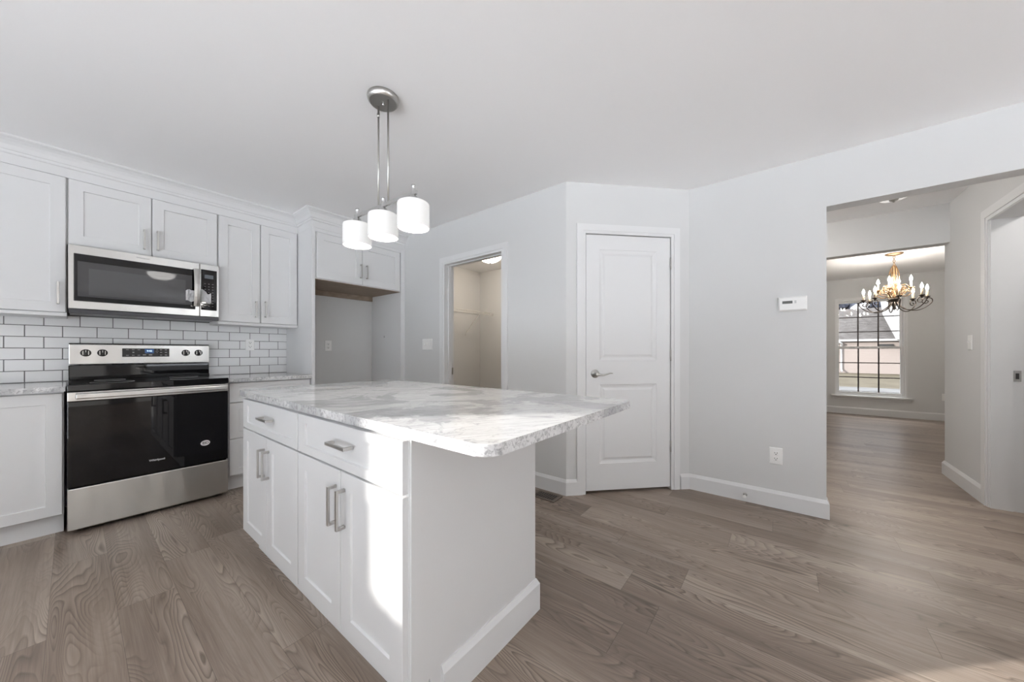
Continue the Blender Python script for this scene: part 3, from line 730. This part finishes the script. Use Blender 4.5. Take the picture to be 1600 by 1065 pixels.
# ------------------------------------------------------------------ electrical plates
def outlet(label, T, u, v, w=0.072, h=0.117, group=None, d0=0.0):
    p = T(u, v - h / 2, d0)
    t = thing('wall_outlet', label, 'outlet', p, group)
    bm = NB(); slab(bm, T, u - w / 2, u + w / 2, v - h / 2, v + h / 2, d0, d0 + 0.006, ch=0.003); pl = obj('plate', bm, M_PLASTIC, t)
    for e in (-1, 1):
        bm = NB(); cv = v + e * 0.0195
        slab(bm, T, u - 0.0165, u + 0.0165, cv - 0.0145, cv + 0.0145, d0 + 0.005, d0 + 0.008, ch=0.002)
        def sl(a0, a1, b0, b1):
            P = [T(x, y, z) for x in (a0, a1) for y in (b0, b1) for z in (d0 + 0.0075, d0 + 0.0083)]; xs, ys, zs = zip(*P)
            box(bm, min(xs), max(xs), min(ys), max(ys), min(zs), max(zs), 0, 1)
        sl(u - 0.0085, u - 0.0055, cv - 0.001, cv + 0.008); sl(u + 0.0055, u + 0.0085, cv - 0.001, cv + 0.007); sl(u - 0.003, u + 0.003, cv - 0.010, cv - 0.0045)
        obj('socket', bm, [M_PLASTIC, M_SLOT], t)
    return t
outlet('white double outlet on the white tile backsplash right of the range', frame('-y', WY - 0.0115), 1.060, 1.184, 0.070, 0.110)
outlet('white double outlet on the dark back wall of the refrigerator alcove', frame('-y', WY), 1.794, 1.186)
outlet('white double outlet low on the grey wall below the thermostat', frame('-x', W3X), 0.036, 0.370, 0.075, 0.118)
outlet('small white outlet on the dining room wall right of the window', frame('-x', DX), -2.075, 0.384, 0.075, 0.115)
def switch(label, T, u, v, gangs, d0=0.0):
    w = 0.072 + 0.046 * (gangs - 1); h = 0.117
    t = thing('light_switch', label, 'switch', T(u, v - h / 2, d0))
    bm = NB(); slab(bm, T, u - w / 2, u + w / 2, v - h / 2, v + h / 2, d0, d0 + 0.006, ch=0.003); obj('plate', bm, M_PLASTIC, t)
    for k in range(gangs):
        uu = u + (k - (gangs - 1) / 2) * 0.046; bm = NB()
        P = [T(x, y, z) for x in (uu - 0.005, uu + 0.005) for y in (v - 0.004, v + 0.012) for z in (d0 + 0.005, d0 + 0.015)]; xs, ys, zs = zip(*P)
        box(bm, min(xs), max(xs), min(ys), max(ys), min(zs), max(zs), 0.001); obj('toggle', bm, M_PLASTIC, t)
switch('white three-toggle switch plate on the grey wall beside the laundry doorway', frame('-x', W2X), 3.022, 1.198, 3)
switch('white single switch plate on the hall wall beside the right-hand doorway', frame('+y', HY), 4.377, 1.190, 1)
# alcove water valve cap
bm = NB(); lathe(bm, (2.3225, 3.77, 1.30), [(0.012, 0.0), (0.012, -0.006), (0.004, -0.008)], 20, 0, 'x'); o = obj('screw_cap', bm, M_GREYPRINT); tag(o, 'tiny grey cap on the inner face of the right alcove panel', 'cap')

# thermostat
t = thing('thermostat', 'white rectangular thermostat with grey display on the grey wall', 'thermostat', (W3X, -0.060, 1.40))
T_3 = frame('-x', W3X); bm = NB()
pts = [(0.016, 1.476), (0.024, 1.43), (0.016, 1.407), (-0.128, 1.407), (-0.136, 1.44), (-0.128, 1.492)]
slab(bm, T_3, -0.134, 0.022, 1.402, 1.500, 0.0, 0.028, ch=0.008); obj('housing', bm, M_PLASTIC, t)
bm = NB(); box(bm, W3X - 0.0292, W3X - 0.0275, -0.056, 0.000, 1.452, 1.471); obj('display', bm, M_DISPLAY, t, 'dark grey liquid crystal display')
bm = NB()
for z in (1.453, 1.463): box(bm, W3X - 0.0300, W3X - 0.0275, -0.077, -0.066, z, z + 0.007, 0.0006)
obj('buttons', bm, M_GREYPRINT, t)

# floor register, door stop
t = thing('floor_register', 'brown metal floor vent beside the grey wall corner near the pantry door', 'vent', (2.262, 1.437, 0))
bm = NB(); M_REG = mat('brown_register', (0.20, 0.165, 0.14), 0.4, 0.6)
for a, b, c, d in ((2.196, 2.330, 1.330, 1.352), (2.196, 2.330, 1.522, 1.544), (2.196, 2.218, 1.352, 1.522), (2.308, 2.330, 1.352, 1.522)): box(bm, a, b, c, d, 0.0, 0.005)
obj('frame', bm, M_REG, t)
bm = NB()
for k in range(9): box(bm, 2.218, 2.308, 1.358 + k * 0.019, 1.362 + k * 0.019, 0.0005, 0.003)
box(bm, 2.262, 2.266, 1.352, 1.522, 0.0005, 0.003)
box(bm, 2.217, 2.309, 1.351, 1.523, 0.0001, 0.0008, 0, 1)
obj('grille', bm, [M_REG, M_SLOT], t)
t = thing('door_stop', 'small round metal door stop on the white baseboard below the low outlet', 'door stop', (W3X - 0.03, 0.218, 0.038))
bm = NB(); lathe(bm, (W3X - 0.015, 0.218, 0.052), [(0.013, 0), (0.013, -0.004), (0.006, -0.006), (0.006, -0.034), (0.010, -0.036), (0.011, -0.046)], 20, 0, 'x'); obj('stem', bm, M_NICKEL, t)
bm = NB(); lathe(bm, (W3X - 0.061, 0.218, 0.052), [(0.011, 0), (0.011, -0.008), (0.008, -0.011)], 20, 0, 'x'); obj('tip', bm, M_PLASTIC, t)

# ------------------------------------------------------------------ ceiling lights
def dome_light(label, x, y, r, power, color=(1, 0.93, 0.82), hk=0.62):
    t = thing('ceiling_light', label, 'ceiling light', (x, y, 2.32))
    bm = NB(); lathe(bm, (x, y, 0), [(r * 0.95, 2.4395), (r * 1.02, 2.432), (r * 1.0, 2.422), (r * 0.9, 2.419)], 36); obj('mount', bm, M_NICKEL, t)
    bm = NB(); pf = [(r * math.cos(a), 2.424 - hk * r * math.sin(a)) for a in [PI / 2 * k / 9 for k in range(9)]]; pf.append((0.004, 2.424 - hk * r))
    lathe(bm, (x, y, 0), pf, 36, cap=False)
    obj('bowl', bm, mat('lit_frosted_bowl', (0.9, 0.88, 0.84), 0.3, emit=color, es=power / (4 * PI) / (PI * r * r)), t, 'frosted white glass bowl')
    zb = 2.424 - hk * r
    bm = NB(); lathe(bm, (x, y, 0), [(0.012, zb + 0.002), (0.011, zb - 0.006), (0.006, zb - 0.010), (0.007, zb - 0.018), (0.003, zb - 0.022)], 16); obj('finial', bm, M_NICKEL, t)
dome_light('frosted bowl ceiling light with nickel finial inside the laundry room', 3.50, 3.12, 0.155, 24, (1, 0.86, 0.70))
t = thing('ceiling_light', 'small ceiling light with white plate and metal centre in the hall beyond the wide opening', 'ceiling light', (4.36, -0.755, 2.40))
bm = NB(); lathe(bm, (4.36, -0.755, 0), [(0.085, 2.4395), (0.085, 2.434), (0.080, 2.431), (0.030, 2.430)], 32); obj('plate', bm, mat('lit_white_plate', (0.9, 0.9, 0.89), 0.4, emit=(1, 0.98, 0.94), es=0.35), t)
bm = NB(); lathe(bm, (4.36, -0.755, 0), [(0.030, 2.431), (0.030, 2.420), (0.024, 2.414), (0.008, 2.411), (0.008, 2.403), (0.003, 2.400)], 24); obj('centre_cap', bm, M_NICKEL, t)
dome_light('added unseen ceiling light brightening the hall, behind the header of the wide opening', 3.86, 0.38, 0.15, 40, (1, 0.95, 0.90))  # invented fixture, added out of view to brighten the hall walls
dome_light('frosted bowl ceiling light of the kitchen, behind the camera', 0.92, -0.75, 0.17, 7, (1, 0.97, 0.93))

# laundry shelf and dryer outlet
SY = LY - 0.30; SZ = 1.742
t = thing('wire_shelf', 'white coated wire shelf on the laundry room wall', 'shelf', (3.4, LY, SZ - 0.3))
bm = NB()
for y in (LY - 0.012, SY + 0.10, SY): tube(bm, [(2.62, y, SZ), (LX - 0.01, y, SZ)], 0.004, 6)
tube(bm, [(2.62, SY - 0.002, SZ - 0.035), (LX - 0.01, SY - 0.002, SZ - 0.035)], 0.0045, 6)
for k in range(31): tube(bm, [(2.63 + k * 0.0508, LY - 0.012, SZ + 0.002), (2.63 + k * 0.0508, SY, SZ + 0.002)], 0.0009, 4)
for k in range(9): tube(bm, [(2.7 + k * 0.18, SY, SZ + 0.002), (2.7 + k * 0.18, SY - 0.002, SZ - 0.037)], 0.0022, 5)
obj('rack', bm, M_WIRE, t)
for x in (3.30, 3.88):
    bm = NB(); tube(bm, [(x, SY + 0.005, SZ - 0.036), (x, SY + 0.01, SZ - 0.045), (x, LY - 0.008, SZ - 0.325), (x, LY - 0.008, SZ - 0.36)], 0.008, 8); obj('bracket', bm, M_WIRE, t)
t = thing('dryer_outlet', 'grey plate with a round black dryer socket on the laundry wall', 'outlet', (3.57, LY, 1.12))
bm = NB(); box(bm, 3.515, 3.615, LY - 0.006, LY, 1.125, 1.240, 0.002); obj('plate', bm, mat('grey_plate', (0.35, 0.34, 0.33), 0.4, 0.5), t)
bm = NB(); lathe(bm, (3.562, LY - 0.006, 1.183), [(0.030, 0), (0.030, -0.006), (0.024, -0.008)], 24, 0, 'y'); obj('socket', bm, M_BLACKM, t)

# ------------------------------------------------------------------ bathroom beyond the hall doorway
t = thing('vanity', 'dark grey vanity cabinet with white top seen through the hall doorway', 'vanity', (5.0, -1.9, 0))
bm = NB(); box(bm, 4.76, 5.32, -2.35, -1.45, 0.0, 0.84, 0.002); obj('cabinet', bm, M_GREYCAB, t)
for y0, y1 in ((-2.33, -1.91), (-1.89, -1.47)):
    obj('door', shaker(frame('-x', 4.76), y0, y1, 0.13, 0.62, 0.05, 0.05), M_GREYCAB, t); obj('drawer', shaker(frame('-x', 4.76), y0, y1, 0.64, 0.82, 0.05, 0.035), M_GREYCAB, t)
bm = NB(); box(bm, 4.735, 5.32, -2.37, -1.44, 0.84, 0.875, 0.004); obj('top', bm, M_TRIM, t)
dome_light('added unseen ceiling light brightening the hall doorway jamb', 3.72, -1.95, 0.14, 30, (1, 0.97, 0.94))  # invented fixture, placed out of view to light the doorway jamb

# ------------------------------------------------------------------ dining window
wx = DX
bm = NB()
def bw(b, y0, y1, z0, z1, x0, x1, bev=0.0): box(b, x0, x1, y0, y1, z0, z1, bev)
YA, YB = -1.664, -0.770
bw(bm, YA, YA + 0.045, WZ0, WZ1, wx + 0.02, wx + 0.12); bw(bm, YB - 0.028, YB, WZ0, WZ1, wx + 0.02, wx + 0.12)
bw(bm, YA + 0.045, YB - 0.028, WZ1 - 0.05, WZ1, wx + 0.02, wx + 0.12); bw(bm, YA + 0.045, YB - 0.028, WZ0, WZ0 + 0.025, wx + 0.02, wx + 0.12)
win = struct('window_1', bm, M_TRIM)
gy0, gy1 = YA + 0.045, YB - 0.028
ZM = 1.195
for nm, z0, z1, xx in (('upper_sash', ZM - 0.02, WZ1 - 0.05, wx + 0.085), ('lower_sash', WZ0 + 0.025, ZM + 0.022, wx + 0.05)):
    bm = NB(); s = 0.028
    bw(bm, gy0, gy0 + s, z0, z1, xx, xx + 0.03); bw(bm, gy1 - s, gy1, z0, z1, xx, xx + 0.03); bw(bm, gy0 + s, gy1 - s, z0, z0 + 0.042, xx, xx + 0.03); bw(bm, gy0 + s, gy1 - s, z1 - 0.035, z1, xx, xx + 0.03)
    sh = obj(nm, bm, M_TRIM, win)
    bm = NB(); a, b, c, d = gy0 + s, gy1 - s, z0 + 0.042, z1 - 0.035
    for k in (1, 2):
        y = a + (b - a) * k / 3; bw(bm, y - 0.0095, y + 0.0095, c, d, xx + 0.010, xx + 0.018)
        z = c + (d - c) * k / 3; bw(bm, a, b, z - 0.008, z + 0.008, xx + 0.0105, xx + 0.0175)
    obj('grille', bm, M_MUNTIN, sh, 'dark bronze window grille')
    bm = NB(); bw(bm, a, b, c, d, xx + 0.020, xx + 0.023); obj('pane', bm, M_GLASS, sh)
bm = NB(); cw = 0.055
bw(bm, YA - 0.002, YA + 0.02, WZ0, WZ1, wx - 0.004, wx + 0.06); bw(bm, YB - 0.012, YB + 0.002, WZ0, WZ1, wx - 0.004, wx + 0.06); bw(bm, YA, YB, WZ1 - 0.015, WZ1 + 0.002, wx - 0.004, wx + 0.06)
obj('reveal', bm, M_TRIM, win)
bm = NB(); bw(bm, YA - 0.06, YB + 0.06, WZ0 - 0.028, WZ0 + 0.002, wx - 0.055, wx + 0.03, 0.003); bw(bm, YA - 0.035, YB + 0.035, WZ0 - 0.075, WZ0 - 0.028, wx - 0.016, wx, 0.002)
obj('window_sill', bm, M_TRIM, win)

bm = NB(); box(bm, DX + 0.15, DX + 0.62, -3.4, 1.6, 2.085, 2.12); box(bm, DX + 0.60, DX + 0.64, -3.4, 1.6, 2.06, 2.30)  # blue-grey strip across the top of the dining window view
struct('trim_7', bm, mat('blue_grey_strip', (0.20, 0.24, 0.30), 0.6), label='blue-grey strip outside above the dining window')

# ------------------------------------------------------------------ chandelier
CX, CY = 6.83, -1.185
ch = thing('chandelier', 'scrolled bronze and gold chandelier with two tiers of lit candle bulbs in the dining room', 'chandelier', (CX, CY, 1.66))
bm = NB(); lathe(bm, (CX, CY, 0), [(0.088, 2.4395), (0.086, 2.430), (0.070, 2.420), (0.030, 2.414), (0.012, 2.405)], 32); obj('canopy', bm, M_BRASS, ch)
bm = NB()
for k in range(5):
    z = 2.392 - k * 0.026; pts = []
    for i in range(13):
        a = 2 * PI * i / 12; u, v = 0.010 * math.cos(a), 0.018 * math.sin(a)
        pts.append((CX + (u if k % 2 else 0), CY + (0 if k % 2 else u), z + v))
    tube(bm, pts, 0.003, 6, cap=False)
obj('chain', bm, M_BRASS, ch)
bm = NB(); lathe(bm, (CX, CY, 0), [(0.008, 2.285), (0.020, 2.275), (0.024, 2.262), (0.014, 2.25), (0.010, 2.10), (0.012, 1.95), (0.018, 1.86), (0.012, 1.83)], 20)
obj('stem', bm, M_BRASS, ch)
bm = NB()
for k in range(6):
    pts = []
    for i in range(25):
        s_ = i / 24; z = 2.262 - 0.42 * s_; r = 0.020 + 0.026 * math.sin(PI * min(1, s_ * 1.7)) + (0.035 * (s_ - 0.55) / 0.45 if s_ > 0.55 else 0)
        a = 2 * PI * k / 6 + s_ * 1.3; pts.append((CX + r * math.cos(a), CY + r * math.sin(a), z))
    tube(bm, pts, 0.0055, 6)
obj('cage', bm, M_BRASS, ch, 'gold twisted wire cage round the stem')
bm = NB()
for k in range(10):
    a = 2 * PI * k / 10 + 0.2; pts = []
    for i in range(40):
        s_ = i / 25; th = -PI * 0.5 + s_ * 3.0 * PI; rr = 0.052 * (1 - 0.72 * s_)
        r = 0.085 + rr * math.cos(th) ; z = 1.93 + rr * math.sin(th) + (0.045 if k % 2 else 0)
        pts.append((CX + r * math.cos(a), CY + r * math.sin(a), z))
    pts = [(CX + 0.03 * math.cos(a), CY + 0.03 * math.sin(a), 1.845)] + pts
    tube(bm, pts, 0.005, 6)
obj('scrollwork', bm, M_BRASS, ch, 'cluster of gold leaf scrolls')
bm = NB(); lathe(bm, (CX, CY, 0), [(0.060, 1.835), (0.064, 1.825), (0.050, 1.812), (0.036, 1.806), (0.032, 1.78), (0.022, 1.74), (0.014, 1.715), (0.016, 1.705), (0.008, 1.69), (0.003, 1.675)], 24); obj('hub', bm, M_BRONZE, ch)
def arm(a, R, zc, k, m):
    ca, sa = math.cos(a), math.sin(a)
    K = [(-0.375, -0.03), (-0.33, -0.105), (-0.235, -0.165), (-0.12, -0.180), (-0.02, -0.150), (0.040, -0.085), (0.042, -0.035), (0.0, -0.014), (-0.040, -0.038), (-0.042, -0.078), (-0.010, -0.092), (0.010, -0.070), (-0.004, -0.052)]
    sx = R / 0.405
    K = [(R + u * (sx if u < -0.05 else k), zc + v * k) for u, v in K]; pts = []
    for i in range(len(K) - 1):      # smooth curve through the knots
        p0, p1, p2, p3 = K[max(i - 1, 0)], K[i], K[i + 1], K[min(i + 2, len(K) - 1)]
        for j in range(5):
            t = j / 5
            pts.append(tuple(0.5 * (2 * p1[d] + (p2[d] - p0[d]) * t + (2 * p0[d] - 5 * p1[d] + 4 * p2[d] - p3[d]) * t * t + (3 * p1[d] - p0[d] - 3 * p2[d] + p3[d]) * t ** 3) for d in (0, 1)))
    pts.append(K[-1])
    bm = NB(); tube(bm, [(CX + r * ca, CY + r * sa, z) for r, z in pts], 0.0058, 7)
    ar = obj('arm', bm, m, ch)
    x, y = CX + R * ca, CY + R * sa
    bm = NB(); lathe(bm, (x, y, 0), [(0.006, zc - 0.035), (0.014, zc - 0.012), (0.027, zc - 0.004), (0.031, zc + 0.004), (0.027, zc + 0.004), (0.010, zc)], 18); obj('drip_plate', bm, m, ar)
    bm = NB(); lathe(bm, (x, y, 0), [(0.011, zc), (0.011, zc + 0.088)], 14); obj('candle_sleeve', bm, M_SLEEVE, ar)
    bm = NB(); lathe(bm, (x, y, 0), [(0.008, zc + 0.088), (0.0135, zc + 0.102), (0.0145, zc + 0.113), (0.010, zc + 0.130), (0.004, zc + 0.147), (0.001, zc + 0.157)], 14); obj('bulb', bm, M_FLAME, ar, 'lit flame-shaped bulb')
ph = math.radians(38.09 - 90 + 6)
for k in range(8): arm(ph + 2 * PI * k / 8, 0.290, 1.835, 0.95, M_BRONZE)
for k in range(4): arm(ph + 0.35 + 2 * PI * k / 4, 0.155, 1.965, 0.62, M_BRASS)

# ------------------------------------------------------------------ outdoors beyond the dining window
GZ = -0.40
def noisy(name, c1, c2, scale, rough=0.9, stretch=(1, 1, 1)):
    m = mat(name, c1, rough, spec=0.2); q = NT(m)
    q.l(q.ramp(q.noise(q.mapping(q.coords(), stretch), scale, 5), [(0.35, c1), (0.65, c2)]), q.b.inputs['Base Color']); return m
M_GRASS = noisy('dormant_grass', (0.030, 0.024, 0.014), (0.050, 0.042, 0.028), 1.6)
M_ROAD = noisy('pale_concrete', (0.05, 0.05, 0.051), (0.075, 0.075, 0.076), 2.0)
M_ROOF = noisy('grey_shingles', (0.034, 0.031, 0.030), (0.066, 0.062, 0.061), 3.0, 0.9, (1, 1, 6))
M_SIDING = mat('pinkish_siding', (0.215, 0.185, 0.172), 0.7); q = NT(M_SIDING)
sz = q.n('ShaderNodeSeparateXYZ'); q.l(q.coords(), sz.inputs[0]); q.bump(q.math('FRACT', q.math('MULTIPLY', sz.outputs[2], 6.5)), 0.6, 0.02)
M_GWHITE = mat('white_gable', (0.34, 0.34, 0.345), 0.6)
M_LEAF = noisy('bare_tree_blue', (0.012, 0.015, 0.024), (0.036, 0.041, 0.056), 3.0)
bm = NB(); box(bm, 8.95, 90, -40, 30, GZ - 0.2, GZ); o = obj('ground', bm, M_GRASS); o['kind'] = 'structure'
bm = NB(); box(bm, -30, -2.4, -40, 40, GZ - 0.2, GZ); box(bm, -2.4, 90, -60, -40, GZ - 0.2, GZ); box(bm, -2.4, 8.95, -40, -4.85, GZ - 0.2, GZ)
o = obj('ground', bm, noisy('bounce_ground', (0.63, 0.655, 0.69), (0.71, 0.735, 0.77), 1.2)); o['kind'] = 'structure'  # unseen pale ground added to bounce daylight up to the ceiling
bm = NB(); box(bm, 18.6, 20.6, -40, 30, GZ, GZ + 0.03); tag(obj('sidewalk', bm, M_ROAD), 'pale concrete sidewalk strip seen low through the dining window', 'sidewalk')
bm = NB(); box(bm, 14.5, 18.0, -40, 30, GZ, GZ + 0.02); tag(obj('road', bm, noisy('grey_asphalt', (0.03, 0.029, 0.028), (0.05, 0.048, 0.047), 3)), 'grey road strip nearest the dining window outside', 'road')
h = thing('house', 'pinkish single-storey house with grey roof across the lawn outside the dining window', 'house', (37.5, -7.5, GZ))
bm = NB(); box(bm, 35, 41.5, -13.5, -3.35, GZ, 1.95); obj('wall', bm, M_SIDING, h)
bm = NB(); V = [bm.verts.new(p) for p in ((34.88, -14, 1.98), (34.88, -2.2, 1.98), (38.3, -2.2, 4.55), (38.3, -14, 4.55), (42, -14, 1.98), (42, -2.2, 1.98))]
for f in ((0, 1, 2, 3), (3, 2, 5, 4), (0, 3, 4), (1, 5, 2), (0, 4, 5, 1)): bm.faces.new([V[i] for i in f])
obj('roof', bm, M_ROOF, h)
bm = NB(); box(bm, 34.78, 34.88, -14, -2.2, 1.90, 2.04); obj('gutter', bm, M_GWHITE, h)
bm = NB(); tube(bm, [(34.55, -3.1, 1.92), (34.75, -3.42, 1.75), (34.92, -3.42, 1.6), (34.92, -3.42, -0.1), (34.6, -3.42, -0.3)], 0.06, 8); obj('downspout', bm, M_GWHITE, h)
bm = NB(); box(bm, 34.93, 35.02, -6.05, -5.35, 1.42, 1.68); obj('vent', bm, M_BLACKM, h, 'small dark vent under the eave')
bm = NB(); V = []
for x in (34.2, 38): V += [bm.verts.new((x, -6.35, 2.05)), bm.verts.new((x, -10.5, 2.05)), bm.verts.new((x, -8.4, 5.6)), bm.verts.new((x, -5.75, 5.2)), bm.verts.new((x, -5.5, 4.6))]
bm.free(); bm = NB()
a = [(-6.15, 1.98), (-9.8, 1.98), (-9.8, 5.4), (-5.75, 5.4)]
f = [bm.verts.new((34.3, y, z)) for y, z in a]; g = [bm.verts.new((37.5, y, z)) for y, z in a]
bm.faces.new(f); bm.faces.new(g[::-1])
for i in range(4): bm.faces.new((f[i], g[i], g[(i + 1) % 4], f[(i + 1) % 4]))
obj('gable_wall', bm, M_GWHITE, h, 'white gable beside the roof slope')
h2 = thing('house', 'small white gable of a farther house beyond the grey roof', 'house', (56, -7.2, GZ))
bm = NB(); a = [(-6.2, GZ), (-7.7, GZ), (-7.6, 5.0), (-7.3, 6.6), (-6.6, 6.6), (-6.3, 5.0)]
f = [bm.verts.new((55, y, z)) for y, z in a]; g = [bm.verts.new((59, y, z)) for y, z in a]
bm.faces.new(f); bm.faces.new(g[::-1])
for i in range(6): bm.faces.new((f[i], g[i], g[(i + 1) % 6], f[(i + 1) % 6]))
obj('wall', bm, M_GWHITE, h2)
for i, (y, r, lab) in enumerate(((-5.4, 3.2, 'bluish bare tree beyond the grey roof at the left of the dining window'), (-12.5, 4.2, 'bluish bare tree behind the house, right of the other tree'))):
    t = thing('tree', lab, 'tree', (64, y, GZ))
    bm = NB(); tube(bm, [(64, y, GZ), (64, y, 4.5)], 0.25, 8); obj('trunk', bm, M_BLACKM, t)
    bm = NB()
    for k in range(40):
        bmesh.ops.create_icosphere(bm, subdivisions=2, radius=random.uniform(0.6, 1.2), matrix=Matrix.Translation((64 + random.uniform(-r, r) * 0.6, y + random.uniform(-r, r) * 0.7, 5.6 + random.uniform(-2.2, 2.6))))
    for v in bm.verts: v.co += Vector((random.uniform(-.15, .15), random.uniform(-.15, .15), random.uniform(-.15, .15)))
    obj('crown', bm, M_LEAF, t)
